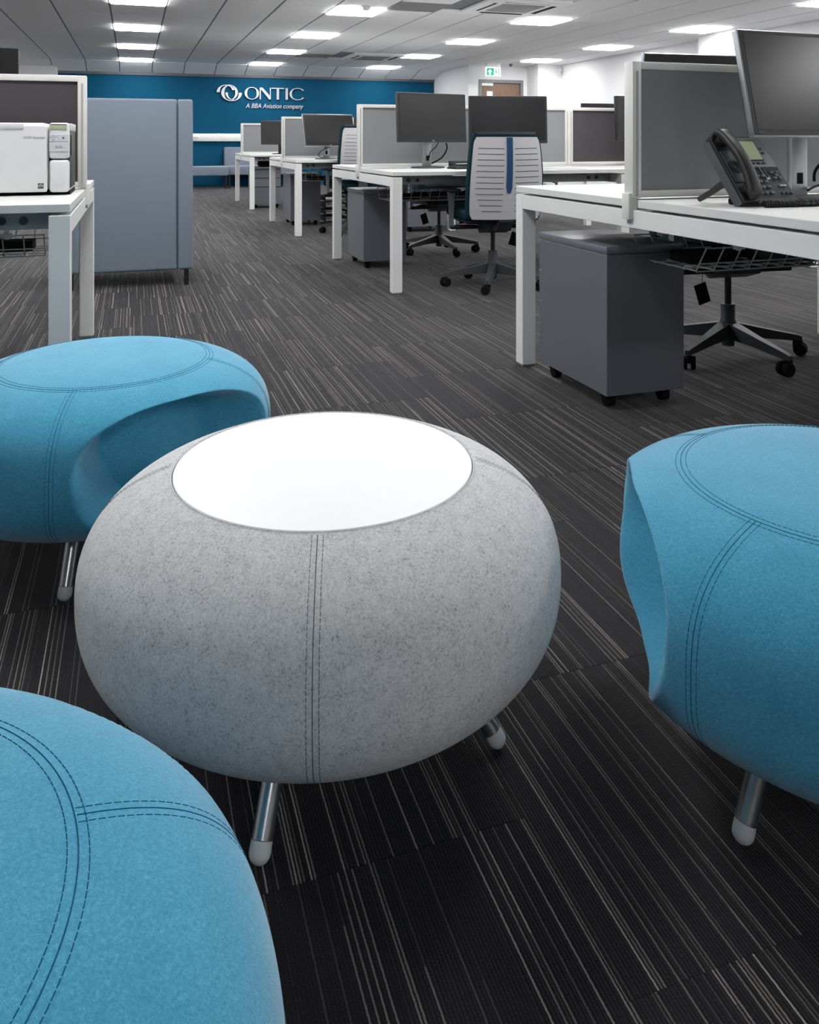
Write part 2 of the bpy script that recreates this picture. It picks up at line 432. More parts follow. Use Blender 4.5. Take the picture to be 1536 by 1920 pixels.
MB().lathe([(0, -.045), (.03, -.045), (.045, -.03), (.05, -.012), (.05, 0), (0, 0)], 24).done('head', M_frame, t)
MB().lathe([(.05, -.01), (.058, -.008), (.058, 0), (.05, 0)], 24).done('base', M_frame, t)
t = thing('motion_sensor', 'small white motion sensor high in the corner of the white walls', 'sensor', (8.0, 14.40, 2.22))
MB().bx(-.035, .035, -.03, .03, 0, .13, .012).done('body', M_frame, t)
MB().bx(-.028, .028, -.036, -.029, .02, .07, .006).done('lens', mat('sensor_lens', (190, 192, 195), 0.3), t)
t = thing('ceiling_speaker', 'tiny grey ceiling sensor dome beside the exit sign', 'sensor', (7.02, 14.6, ZC))
MB().lathe([(0, -.05), (.02, -.05), (.03, -.02), (.04, 0), (0, 0)], 16).done('dome', M_tbar, t)

# door
dr = struct(bpy.data.objects.new('door_1', None)); COL.objects.link(dr); dr.location = (6.49, 14.95, 0)
M_dframe = mat('door_frame_grey', (128, 128, 130), 0.5)
f = MB(); f.bx(0, .06, -.02, .12, 0, 2.135); f.bx(.91, .97, -.02, .12, 0, 2.135); f.bx(.06, .91, -.02, .12, 2.07, 2.135)
f.done('door_frame', M_dframe, dr)
f = MB(); f.bx(.06, .19, .03, .07, 0, 2.065); f.bx(.32, .91, .03, .07, 0, 2.065); f.bx(.19, .32, .03, .07, 0, .9); f.bx(.19, .32, .03, .07, 1.905, 2.065)
f.done('door_leaf', M_wood, dr)
MB().bx(.19, .32, .045, .055, .9, 1.905).done('vision_pane', mat('vision_pane', (235, 238, 240), 0.15, emit=0.5), dr)  # pane glows by itself, standing in for a lit space behind the door
MB().bx(.06, .31, -.01, .03, 2.005, 2.065, .004).done('door_closer', M_frame, dr)
MB().tube([(.84, .03, 1.0), (.84, -.03, 1.0), (.74, -.03, 1.0)], .01, 8).done('door_handle', M_silver, dr)

# exit sign
t = thing('exit_sign', 'green and white illuminated exit sign hanging above the wooden door', 'sign', (6.595, 14.5, 2.165))
MB().bx(-.16, .16, -.012, .012, 0, .175, .003).done('sign_plate', M_exitw, t)
MB().bx(-.15, .15, -.02, .02, .185, .255, .004).done('housing', M_frame, t)
MB().bx(.05, .062, -.03, -.0195, .2, .212).done('indicator', M_green, t)
MB().bx(-.135, .012, -.0145, -.012, .015, .155).done('green_panel', M_green, t)
MB().prism([(-.09, .03), (-.055, .03), (-.055, .085), (-.03, .085), (-.0725, .135), (-.115, .085), (-.09, .085)], lambda p: (p[0], -.0145, p[1]), lambda p: (p[0], -.0165, p[1])).done('arrow', M_exitw, t)
MB().prism([(.112, .012), (.128, .005), (.128, .165), (.112, .155)], lambda p: (p[0], -.012, p[1]), lambda p: (p[0], -.015, p[1])).done('door_symbol', M_green, t)
f = MB()
def seg(b, p, q, wd):
    p, q = Vector((p[0], 0, p[1])), Vector((q[0], 0, q[1])); dv = (q - p).normalized(); nv = Vector((-dv.z, 0, dv.x)) * wd / 2
    b.prism([0, 1, 2, 3], lambda i: [p + nv, q + nv, q - nv, p - nv][i] + Vector((0, -.012, 0)), lambda i: [p + nv, q + nv, q - nv, p - nv][i] + Vector((0, -.015, 0)))
for p, q, wd in (((.05, .11), (.068, .075), .022), ((.068, .075), (.09, .055), .012), ((.09, .055), (.088, .025), .011), ((.068, .075), (.05, .05), .012), ((.05, .05), (.028, .045), .011), ((.055, .11), (.03, .09), .01), ((.055, .11), (.085, .1), .01)):
    seg(f, p, q, wd)
f.cyl((.058, -.012, .133), (.058, -.015, .133), .012)
f.done('running_figure', M_green, t)

# dado trunking
t = thing('dado_trunking', 'white cable trunking running along the blue wall', 'trunking', (0, YW, 0))
MB().bx(-1.3, 6.2, -.06, 0, .905, 1.06, .006).done('channel', M_frame, t)
MB().bx(-1.3, 6.2, -.064, -.059, .945, 1.025, .002).done('cover', M_frame, t)
for x in (-.6, 1.62, 3.4, 5.0): MB().bx(x - .015, x + .015, -.07, 0, .9, 1.065, .003).done('joint_cover', M_frame, t)
for x in (.2, 1.18, 4.4):
    s = MB().bx(x - .07, x + .07, -.075, -.06, .94, 1.03, .004).done('socket', M_frame, t)
    MB().bx(x - .05, x + .05, -.077, -.074, .97, .98).done('socket_slots', M_dgrey, s)

# whiteboard far right
t = thing('whiteboard', 'wide white notice board on the blue wall behind the desks', 'board', (4.6, YW - .004, 1.09))
MB().bx(-.85, .85, -.03, 0, 0, .325, .004).done('surface', M_paper, t)
MB().bx(-.87, .87, -.04, 0, .322, .335).done('top_edge', M_dgrey, t)
MB().bx(-.87, .87, -.06, 0, -.02, .0).done('tray', M_alu, t)

# ------------------------------------------------------------------ logo on the wall
t = thing('wall_sign', 'brushed silver ONTIC company sign with interlocking ring emblem on blue wall', 'sign', (0, YW, 0))
e = MB()
# two interlocking swooshes, each an ellipse with thick flanks and open end
def ell(b, cx, cz, ax, az, a0, a1, wide, thin, n=56, y0=-.018, y1=-.045, taper=None):
    o, i = [], []
    for k in range(n + 1):
        a = math.radians(a0 + (a1 - a0) * k / n); c, s_ = math.cos(a), math.sin(a)
        wd = thin + (wide - thin) * abs(c) ** 1.3
        o.append((cx + ax * c, cz + az * s_)); i.append((cx + (ax - wd) * c, cz + (az - thin) * s_))
    vo0 = [b.b.verts.new((p[0], y0, p[1])) for p in o]; vi0 = [b.b.verts.new((p[0], y0, p[1])) for p in i]
    vo1 = [b.b.verts.new((p[0], y1, p[1])) for p in o]; vi1 = [b.b.verts.new((p[0], y1, p[1])) for p in i]
    F = b.b.faces.new; m_ = n if (a1 - a0) < 359.9 else n
    for k in range(n):
        F((vo1[k], vo1[k + 1], vi1[k + 1], vi1[k])); F((vo0[k], vi0[k], vi0[k + 1], vo0[k + 1]))
        F((vo0[k], vo0[k + 1], vo1[k + 1], vo1[k])); F((vi0[k], vi1[k], vi1[k + 1], vi0[k + 1]))
    F((vo0[0], vo1[0], vi1[0], vi0[0])); F((vo0[n], vi0[n], vi1[n], vo1[n]))
ez = 1.885
ell(e, 1.775, ez + .01, .185, .152, 20, 180, .062, .014)      # left hook over the top
ell(e, 1.885, ez, .205, .165, 115, 362, .062, .014)           # ring sweeping under to the right
e.done('emblem', M_logo, t)
e = MB()
ell(e, 1.825, ez + .008, .185, .158, -70, 92, .05, .012)      # second ring, right flank
ell(e, 1.93, ez - .005, .165, .14, 175, 272, .045, .012)
e.done('emblem', M_logo, t)
zb, zt = 1.765, 2.005; H_ = zt - zb
def poly(name, pts): return MB().prism(pts, lambda p: (p[0], -.018, p[1]), lambda p: (p[0], -.045, p[1])).done(name, M_logo, t, 0.4)
b = MB(); ell(b, 2.292, (zb + zt) / 2, .145, H_ / 2 + .006, 0, 359.99, .048, .012, 72); b.done('letter', M_logo, t)
x = 2.452
poly('letter', [(x, zb), (x + .022, zb), (x + .022, zt - .03), (x + .19, zb), (x + .225, zb), (x + .225, zt), (x + .208, zt), (x + .208, zb + .07), (x + .055, zt), (x, zt)])
x = 2.69
poly('letter', [(x, zt), (x + .265, zt), (x + .265, zt - .022), (x + .158, zt - .022), (x + .158, zb), (x + .108, zb), (x + .108, zt - .022), (x, zt - .022)])
poly('letter', [(2.982, zb), (3.03, zb), (3.03, zt), (2.982, zt)])
b = MB(); ell(b, 3.235, (zb + zt) / 2, .17, H_ / 2 + .006, 38, 322, .048, .014, 64); b.done('letter', M_logo, t)
def tagline(body, x0, x1, bold):
    o = text_mesh('tagline', body, .135, M_logo, t, Mfront(0, -.022, 1.585), .006, .25, 1.0, 'LEFT', bold)
    xs = [v.co.x for v in o.data.vertices]; k = (x1 - x0) / (max(xs) - min(xs)); m0 = min(xs)
    for v in o.data.vertices: v.co.x = x0 + (v.co.x - m0) * k
tagline('A BBA Aviation company', 2.17, 3.36, 0.0006)

# ================================================================== FELT FURNITURE
def sup(R, ze, bt, bb, p, ph):
    c, s_ = math.cos(ph), math.sin(ph)
    r = R * max(0, c) ** (2 / p); q = abs(s_) ** (2 / p)
    return r, (ze + bt * q if s_ >= 0 else ze - bb * q)
def sst(a, b, x):
    x = min(1, max(0, (x - a) / (b - a))); return x * x * (3 - 2 * x)
SC = dict(R=.375, ze=.242, bt=.1814, bb=.1401, p=3.02, rs=.2325)
SCOOP_D = .15
def stool_pt(th, ph):
    r, z = sup(SC['R'], SC['ze'], SC['bt'], SC['bb'], SC['p'], ph)
    dl = (th + PI) % (2 * PI) - PI
    zt_, zm, zb_ = .382, .28, .12
    v = (z - zm) / (zt_ - zm) if z > zm else (zm - z) / (zm - zb_)
    if z > zt_ or z < zb_: wgt = 0
    else:
        rho = (abs(dl / math.radians(38)) ** 2.6 + abs(v) ** 2.6) ** (1 / 2.6)
        wgt = sst(0, .16 if z > zm else .16 + .3 * abs(v), 1 - rho)
    r -= SCOOP_D * wgt * min(1, r / .25)
    return Vector((r * math.cos(th), r * math.sin(th), z))
def ph_of_r(r): return math.acos(min(1, (r / SC['R']) ** (SC['p'] / 2)))
def grid_body(fn, nt_, phs, name, m, parent, topc=None, botc=None):
    me = bpy.data.meshes.new(name); vs, fs = [], []
    for ph in phs:
        for k in range(nt_): vs.append(fn(2 * PI * k / nt_, ph))
    for j in range(len(phs) - 1):
        for k in range(nt_):
            a, b = j * nt_ + k, j * nt_ + (k + 1) % nt_
            fs.append((a, a + nt_, b + nt_, b))
    if topc is not None:
        vs.append(Vector(topc)); i = len(vs) - 1
        for k in range(nt_): fs.append((i, k, (k + 1) % nt_))
    if botc is not None:
        vs.append(Vector(botc)); i = len(vs) - 1; o = (len(phs) - 1) * nt_
        for k in range(nt_): fs.append((i, o + (k + 1) % nt_, o + k))
    me.from_pydata([tuple(v) for v in vs], [], fs); me.update()
    bm = bmesh.new(); bm.from_mesh(me); bmesh.ops.recalc_face_normals(bm, faces=bm.faces[:]); bm.to_mesh(me); bm.free()
    me.shade_smooth(); me.materials.append(m)
    return link(bpy.data.objects.new(name, me), parent)
def stitches(b, pts, r, ln=.0055, gap=.0018):
    """short threads laid end to end along a polyline"""
    acc, cur = 0.0, [pts[0]]
    draw = True
    for p, q in zip(pts, pts[1:]):
        d = (q - p).length; s0 = 0
        while d - s0 > 1e-9:
            need = (ln if draw else gap) - acc
            if d - s0 >= need:
                s0 += need; x_ = p.lerp(q, s0 / d)
                if draw: cur.append(x_); b.tube(cur, r, 5)
                cur = [x_]; acc = 0; draw = not draw
            else:
                acc += d - s0; s0 = d
                if draw: cur.append(q)
    return b
def felt_leg(parent, ang, r_top, z_top, r_foot):
    a = Vector((math.cos(ang), math.sin(ang), 0)); top = a * r_top + Vector((0, 0, z_top)); bot = a * r_foot
    dv = (bot - top).normalized(); n = 20
    f0 = bot + Vector((0, 0, .0115)); cut = f0 - dv * .016
    lg = MB().tube([top, cut], .0138, n).done('leg', M_chrome, parent)
    pts, rad = [], []
    for k in range(9):
        t_ = k / 8; pts.append(cut.lerp(f0 - dv * .002, min(1, t_ * 1.0))); rad.append(.0168 * 1.0)
    pts = [cut, cut.lerp(f0, .5), f0 - dv * .004]; rad = [.0138, .0141, .0141]
    for k in range(1, 6):
        aa = k / 6 * PI / 2; pts.append(f0 - dv * .004 + dv * .0138 * math.sin(aa)); rad.append(.0141 * math.cos(aa))
    MB().tube(pts, .017, n, radii=rad).done('foot_cap', M_foot, lg)
STOOL = {}
def stool(label, loc, scoop):
    t = thing('felt_stool', label, 'stool', (loc[0], loc[1], 0), scoop, 'blue felt stools around the grey table')
    if STOOL:
        for nm, ob in STOOL.items(): link(bpy.data.objects.new(nm, ob.data), t)
    else:
        phs = [PI / 2 - 1e-3 - (PI - .15) * (i / 219) for i in range(220)]
        STOOL['felt_body'] = grid_body(stool_pt, 400, phs, 'felt_body', M_bluefelt, t, (0, 0, SC['ze'] + SC['bt']), (0, 0, SC['ze'] - SC['bb']))
        c, s2 = MB(), MB()
        n = 160
        for dr_, bb_, rr_ in ((0, c, .0005), (-.0075, s2, .00042), (.0075, s2, .00042)):
            pts = [stool_pt(2 * PI * k / n, ph_of_r(SC['rs'] + dr_)) + Vector((0, 0, .0002)) for k in range(n + 1)]
            if dr_ == 0: bb_.tube(pts[:-1], rr_, 6, closed=True)
            else: stitches(bb_, pts, rr_)
        for a in (-44, 44, 135, -135):
            th = math.radians(a); p0, p1 = ph_of_r(SC['rs'] + .0015), -1.15
            for off, bb_, rr_ in ((0, c, .0005), (-.0075, s2, .00042), (.0075, s2, .00042)):
                pts = []
                for k in range(90):
                    ph = p0 + (p1 - p0) * k / 89; r_ = max(.1, sup(SC['R'], SC['ze'], SC['bt'], SC['bb'], SC['p'], ph)[0])
                    pts.append(stool_pt(th + off / r_, ph))
                if off == 0: bb_.tube(pts, rr_, 6)
                else: stitches(bb_, pts, rr_)
        STOOL['seam'] = c.done('seam', M_stitchb, t); STOOL['stitching'] = s2.done('stitching', M_stitchb, t)
    for a in (-45, 45, 135, -135): felt_leg(t, math.radians(a), .205, .135, .272)
    return t
stool('blue felt stool behind the grey table, in front of the white scanner desk', (-.059, 2.0225), math.radians(-60))
stool('blue felt stool on the right, below the grey drawer unit', (1.0096, .9553), math.radians(153))
stool('nearest blue felt stool, cut off in the lower left corner', (-.2691, .6155), math.radians(56))

# grey pouf table
TB = dict(R=.3706, ze=.2564, bt=.1751, bb=.1915, p=2.42)
t = thing('pouf_table', 'round grey felt pouf table with glossy white disc top', 'table', (.290, 1.282, 0))
RD = .2395
ph0 = math.acos((RD / TB['R']) ** (TB['p'] / 2))
phs = [ph0 - (ph0 + PI / 2 - .12) * (i / 109) for i in range(110)]
def tab_pt(th, ph):
    r, z = sup(TB['R'], TB['ze'], TB['bt'], TB['bb'], TB['p'], ph)
    return Vector((r * math.cos(th), r * math.sin(th), max(z, .068)))
body = grid_body(tab_pt, 200, phs, 'felt_body', M_greyfelt, t, None, (0, 0, .068))
zr = tab_pt(0, ph0).z
MB().lathe([(RD + .0004, zr), (RD - .0015, zr + .0015), (RD - .004, zr - .001), (RD - .004, zr - .03), (0, zr - .03)], 160).done('felt_rim', M_greyfelt, t)
MB().lathe([(0, zr - .02), (RD - .0055, zr - .02), (RD - .0055, zr - .001), (RD - .0065, zr + .0005), (0, zr + .0005)], 160).done('disc_top', mat('gloss_white_top', (247, 248, 249), 0.4, var=0.0), t)
c, s2 = MB(), MB()
for a in (-105, -15, 75, 165):
    th = math.radians(a)
    for off, bb_, rr_ in ((0, c, .0005), (-.0075, s2, .00042), (.0075, s2, .00042)):
        pts = []
        for k in range(90):
            ph = ph0 - .01 + (-1.3 - ph0) * k / 89; r_ = max(.1, tab_pt(0, ph).x)
            pts.append(tab_pt(th + off / r_, ph))
        if off == 0: bb_.tube(pts, rr_, 6)
        else: stitches(bb_, pts, rr_)
c.done('seam', M_stitchg, t); s2.done('stitching', M_stitchg, t)
for a in (-120, -34, 57, 148): felt_leg(t, math.radians(a), .20, .12, .278)

# ================================================================== OFFICE FURNITURE
DZ = .73
def bench(label, xe, y0, y1, nmod, rz=0, mod=1.6):
    """back-to-back desk; local x runs along the bench from its visible end, local y across it"""
    t = thing('bench_desk', label, 'desk', (xe, (y0 + y1) / 2, 0), rz)
    W = (y1 - y0) / 2; L_ = nmod * mod
    for k in range(nmod):
        for s_ in (-1, 1):
            MB().bx(k * mod + .0008, (k + 1) * mod - .0008, s_ * .022, s_ * W, DZ - .025, DZ, .0015, 1).done('desktop', M_white, t)
    for k in range(nmod + 1):
        xx = min(max(k * mod, .0), L_ - .06)
        if 0 < k < nmod: xx = k * mod - .03
        for s_ in (-1, 1):
            lg = MB().bx(xx, xx + .06, s_ * W, s_ * (W - .06), .008, .6965, .002, 1).done('leg', M_frame, t)
            MB().bx(xx + .004, xx + .056, s_ * (W - .004), s_ * (W - .056), 0, .008).done('foot', M_silver, lg)
        MB().bx(xx, xx + .06, -(W - .06), W - .06, .64, .6965, .0015, 1).done('end_rail' if k in (0, nmod) else 'cross_rail', M_frame, t)
    for s_ in (-1, 1):
        bm_ = MB().bx(.06, L_ - .06, s_ * (W - .13), s_ * (W - .17), .645, .694).done('beam', M_beam, t)
        for k in range(nmod):
            for dx in (.14, .2, mod - .2, mod - .14):
                MB().cyl((k * mod + dx, s_ * (W - .13), .672), (k * mod + dx, s_ * (W - .122), .672), .012, n=12).done('bolt', M_dgrey, bm_)
    b = MB()
    for k in range(int(nmod * 4)):
        for s_ in (-1, 1): b.bx(.2 + k * .38, .26 + k * .38, s_ * (W - .2), s_ * (W - .05), .694, .705)
    b.done('top_spacer', M_beam, t)
    return t
def dscreen(label, xe, ym, panels, rz=0, ztop=1.165):
    """panels: list of (length, material); post at each joint"""
    t = thing('desk_screen', label, 'screen', (xe, ym, 0), rz)
    x = 0.0; th = .024
    post = M_alu
    for i, (ln, m) in enumerate(panels):
        MB().bx(x + .032, x + ln - .032, -.014, .014, DZ + .026, ztop - .022).done('fabric_panel', m, t)
        MB().bx(x + .03, x + ln - .03, -th, th, ztop - .024, ztop, .003).done('top_rail', post, t)
        MB().bx(x + .03, x + ln - .03, -th, th, DZ + .006, DZ + .028, .002).done('bottom_rail', post, t)
        for q in (x, x + ln - .032):
            p_ = MB().bx(q, q + .032, -th, th, DZ + .004, ztop, .0025)
            p_.done('post', post, t)
            for s_ in (-1, 1): MB().bx(q + .012, q + .020, s_ * th, s_ * (th + .0015), DZ + .01, ztop - .03).done('post_rib', mat('post_groove', (176, 176, 172), .5), t)
        x += ln
    MB().bx(-.012, .02, -.02, .02, .668, DZ + .02, .003).done('clamp', M_alu, t)
    MB().cyl((.004, 0, .655), (.004, 0, .668), .008, n=10).done('clamp_screw', M_silver, t)
    return t
def basket(label, xs, ym, length, rz=0):
    t = thing('cable_basket', label, 'basket', (xs, ym, 0), rz)
    b = MB(); r = .0027; zb_, zt_ = .505, .585; yb, yt = .145, .195
    nx = int(length / .065)
    for k in range(nx + 1):
        x_ = k * length / nx
        b.tube([(x_, -yt, zt_), (x_, -yb, zb_), (x_, yb, zb_), (x_, yt, zt_)], r, 5)
    for y_, z_ in ((-yt, zt_), (yt, zt_), (-(yb + .02), .533), (yb + .02, .533), (-yb, zb_), (yb, zb_), (-.075, zb_), (0, zb_), (.075, zb_)):
        b.tube([(0, y_, z_ - .003), (length, y_, z_ - .003)], r, 5)
    b.done('wire_grid', M_wire, t)
    for x_ in (.12, length - .12):
        for s_ in (-1, 1):
            h = MB().bx(x_ - .008, x_ + .008, s_ * (yt - .004), s_ * (yt + .004), .57, .70, .001); h.bx(x_ - .02, x_ + .02, s_ * (yt - .006), s_ * (yt + .01), .575, .59, .002)
            h.done('hook', M_frame, t)
    bk = MB().bx(.05, .24, -.05, .06, .509, .545, .005).done('power_brick', M_matte, t)
    MB().bx(.3, .95, -.09, -.02, .509, .56, .006).done('power_strip', M_black, t)
    MB().bx(.25, .6, .03, .1, .509, .55, .006).done('power_brick', M_matte, t)
    c = MB(); rnd = random.Random(hash(label) % 1000)
    for k in range(7):
        x_ = .15 + k * .16; pts = []
        for j in range(14):
            f = j / 13; pts.append((x_ + .25 * f + .03 * math.sin(j * 1.3 + k), -.1 + .2 * math.sin(f * 3 + k), .535 + .09 * abs(math.sin(f * 3.1 + k)) ))
        c.tube(pts, .0035, 5)
    c.done('cables', M_matte, t)
    return t
PEDS = {}
def pedestal(label, x, y, w_, d_, rz=0):
    """origin at the centre; drawers on the local +y face"""
    t = thing('drawer_unit', label, 'drawer unit', (x, y, 0), rz, 'grey under-desk drawer units')
    MB().bx(-w_ / 2, w_ / 2, -d_ / 2, d_ / 2 - .02, .052, .53, .002, 1).done('body', M_ped, t)
    MB().bx(-w_ / 2 - .001, w_ / 2 + .001, -d_ / 2 - .001, d_ / 2, .5305, .558, .004, 2).done('top', M_ped, t)
    for z0, z1 in ((.055, .29), (.294, .41), (.414, .527)):
        dw = MB().bx(-w_ / 2 + .003, w_ / 2 - .003, d_ / 2 - .0195, d_ / 2, z0, z1, .002, 1).done('drawer', M_ped, t)
        MB().bx(-w_ / 2 + .01, w_ / 2 - .01, d_ / 2 - .006, d_ / 2 + .0008, z1 - .006, z1 - .001).done('finger_pull', M_matte, dw)
    for sx in (-1, 1):
        for sy in (-1, 1):
            b = MB(); cx, cy = sx * (w_ / 2 - .045), sy * (d_ / 2 - .06)
            b.cyl((cx - .014, cy, .022), (cx + .014, cy, .022), .022, n=14); b.bx(cx - .018, cx + .018, cy - .015, cy + .02, .03, .052)
            b.done('caster', M_matte, t)
    return t

# ---- the benches
bench('white bench desk at right carrying the black desk phone', 1.49, 1.38, 3.05, 2)
bench('white bench desk in the middle with two monitors side by side', 1.46, 4.64, 6.20, 2)
bench('third white bench desk from the front with a silver-rimmed tilted monitor', 1.46, 7.71, 9.29, 2)
bench('farthest white bench desk, beside the low sofas at the blue wall', 1.46, 10.92, 12.58, 2)
bench('white bench desk at left carrying the scanner', -.175, 2.60, 4.14, 2, PI)
dscreen('grey fabric desk screen behind the black desk phone', 1.485, 2.235, [(1.6, M_fabgrey), (1.6, M_fabdark)])
dscreen('grey and dark fabric desk screen behind the two side-by-side monitors', 1.455, 5.43, [(1.625, M_fabgrey), (1.6, M_fabdark)])
dscreen('short grey desk screen on the third bench, behind the silver-rimmed monitor', 1.455, 8.46, [(.72, M_fabgrey)])
dscreen('grey desk screen on the farthest bench', 1.455, 11.85, [(1.6, M_fabgrey), (1.6, M_fabgrey)])
dscreen('dark brown-grey desk screen behind the scanner', -.17, 3.40, [(1.6, M_fabdark), (1.6, M_fabdark)], PI)
basket('white wire cable basket under the desk with the phone', 1.68, 2.30, 1.35)
basket('wire cable basket under the desk with two monitors', 1.66, 5.45, 1.35)
basket('small far wire cable basket under the third desk', 1.66, 8.40, 1.35)
basket('wire cable basket under the scanner desk', -.30, 3.36, 1.35, PI)
pedestal('large dark grey drawer unit under the desk with the phone', 1.665, 2.645, .31, .49)
pedestal('dark grey drawer unit under the middle desk with two monitors', 1.715, 5.87, .32, .47)
pedestal('dark grey drawer unit under the third desk', 1.765, 8.98, .33, .47)
pedestal('grey drawer unit with its three drawers facing forward under the farthest desk', 1.72, 11.38, .38, .46, PI)
pedestal('grey drawer unit deep under the third desk beside the document trays', 2.80, 7.97, .42, .44, PI)

# ---- monitors
def monitor(name, label, x, y, rz, zbot, tilt=0.0, w_=.556, h_=.33, rim=M_black, scr=M_screen2, stand=M_silver, badge=True, zdesk=DZ, button=False, back=False):
    t = thing(name, label, 'monitor', (x, y, zdesk), rz)
    zb_ = zbot - zdesk
    R_ = Matrix.Translation((0, 0, zb_)) @ Matrix.Rotation(tilt, 4, 'X')
    MB().bx(-w_ / 2, w_ / 2, -.012, .012, 0, h_, .006, 3).xf(R_).done('housing', rim, t)
    MB().bx(-w_ / 2 + .004, w_ / 2 - .004, -.0135, -.011, .004, h_ - .004, .001, 1).xf(R_).done('bezel', M_black, t)
    MB().bx(-w_ / 2 + .017, w_ / 2 - .017, -.0142, -.0125, .021, h_ - .016).xf(R_).done('display', scr, t)
    MB().bx(-w_ / 2 + .003, w_ / 2 - .003, .0110, .0140, .003, h_ - .003, .001, 1).xf(R_).done('back_plate', M_black, t)
    MB().box((0, .026, h_ * .5), (w_ * .7, .03, h_ * .66), .012).xf(R_).done('rear_cover', M_black, t)
    if badge: text_mesh('brand_badge', 'DELL', .011, M_silver, t, R_ @ Mfront(0, -.0137, .0062), .0004, align='CENTER', bold=.0004)
    if button: MB().bx(-w_ / 2 + .014, -w_ / 2 + .04, -.0155, -.0130, .006, .016, .002).xf(R_).done('button', M_dgrey, t)
    so = max(0.0, math.sin(-tilt)) * .19
    c = MB(); c.box((0, .06 + so, (zb_ + .14) / 2 + .005), (.068, .022, zb_ + .13), .006)
    st = c.done('stand', stand, t)
    MB().bx(-.03, .03, .03 + so, .07 + so, zb_ + .1, zb_ + .18, .004).done('tilt_joint', M_dgrey, st)
    MB().bx(-.012, .012, .0475 + so, .0505 + so, .05, .085, .001).done('cable_hole', M_matte, st)
    MB().lathe([(0, .0), (.1, .0), (.104, .004), (.1, .010), (.05, .013), (0, .013)], 40).xf(Matrix.Translation((0, .045 + so, 0)) @ Matrix.Diagonal((1.2, .9, 1, 1))).done('base', M_dgrey if stand is M_silver else M_black, t)
    return t
T1 = math.radians(-12)
monitor('monitor', 'large tilted black monitor with silver rim at the right edge above the phone', 1.985, 1.955, math.radians(2), .925, T1, rim=M_silver, button=True)
monitor('monitor', 'black monitor seen from behind over the grey screen at right', 2.06, 2.62, PI - .05, .915, math.radians(-8), rim=M_silver, badge=False)
monitor('monitor', 'left one of the two side-by-side black monitors on the middle desk', 1.905, 5.165, math.radians(14), .905, math.radians(-3), rim=M_dgrey)
monitor('monitor', 'right one of the two side-by-side black monitors, behind the pale chair back', 2.465, 5.165, math.radians(-12), .897, math.radians(-3), rim=M_dgrey)
monitor('monitor', 'dark monitor left of the tall white screen post, in front of the dark panel', 3.62, 5.2, math.radians(3), .915, math.radians(-4), stand=M_black, badge=False)
monitor('monitor', 'black monitor just peeping out behind the dark screen panel', 3.66, 5.75, PI, .885, 0, stand=M_black, badge=False)
monitor('monitor', 'monitor hidden behind the grey screen, only its corner showing over the right monitor', 2.62, 5.72, PI, .845, 0, stand=M_black, badge=False)
monitor('monitor', 'silver-rimmed tilted monitor on the third desk', 1.865, 7.995, math.radians(12), .86, math.radians(-14), rim=M_silver)
monitor('monitor', 'dark monitor on the third desk behind the far pale chair', 2.43, 8.14, math.radians(-6), .84, math.radians(-5), stand=M_black, badge=False)
monitor('monitor', 'small far black monitor on the farthest desk', 1.945, 11.28, math.radians(4), .862, math.radians(-3), w_=.58, stand=M_black)
monitor('monitor', 'black monitor standing above the dark screen at the left edge', -.735, 3.80, PI + .03, .975, 0, stand=M_black, badge=False)

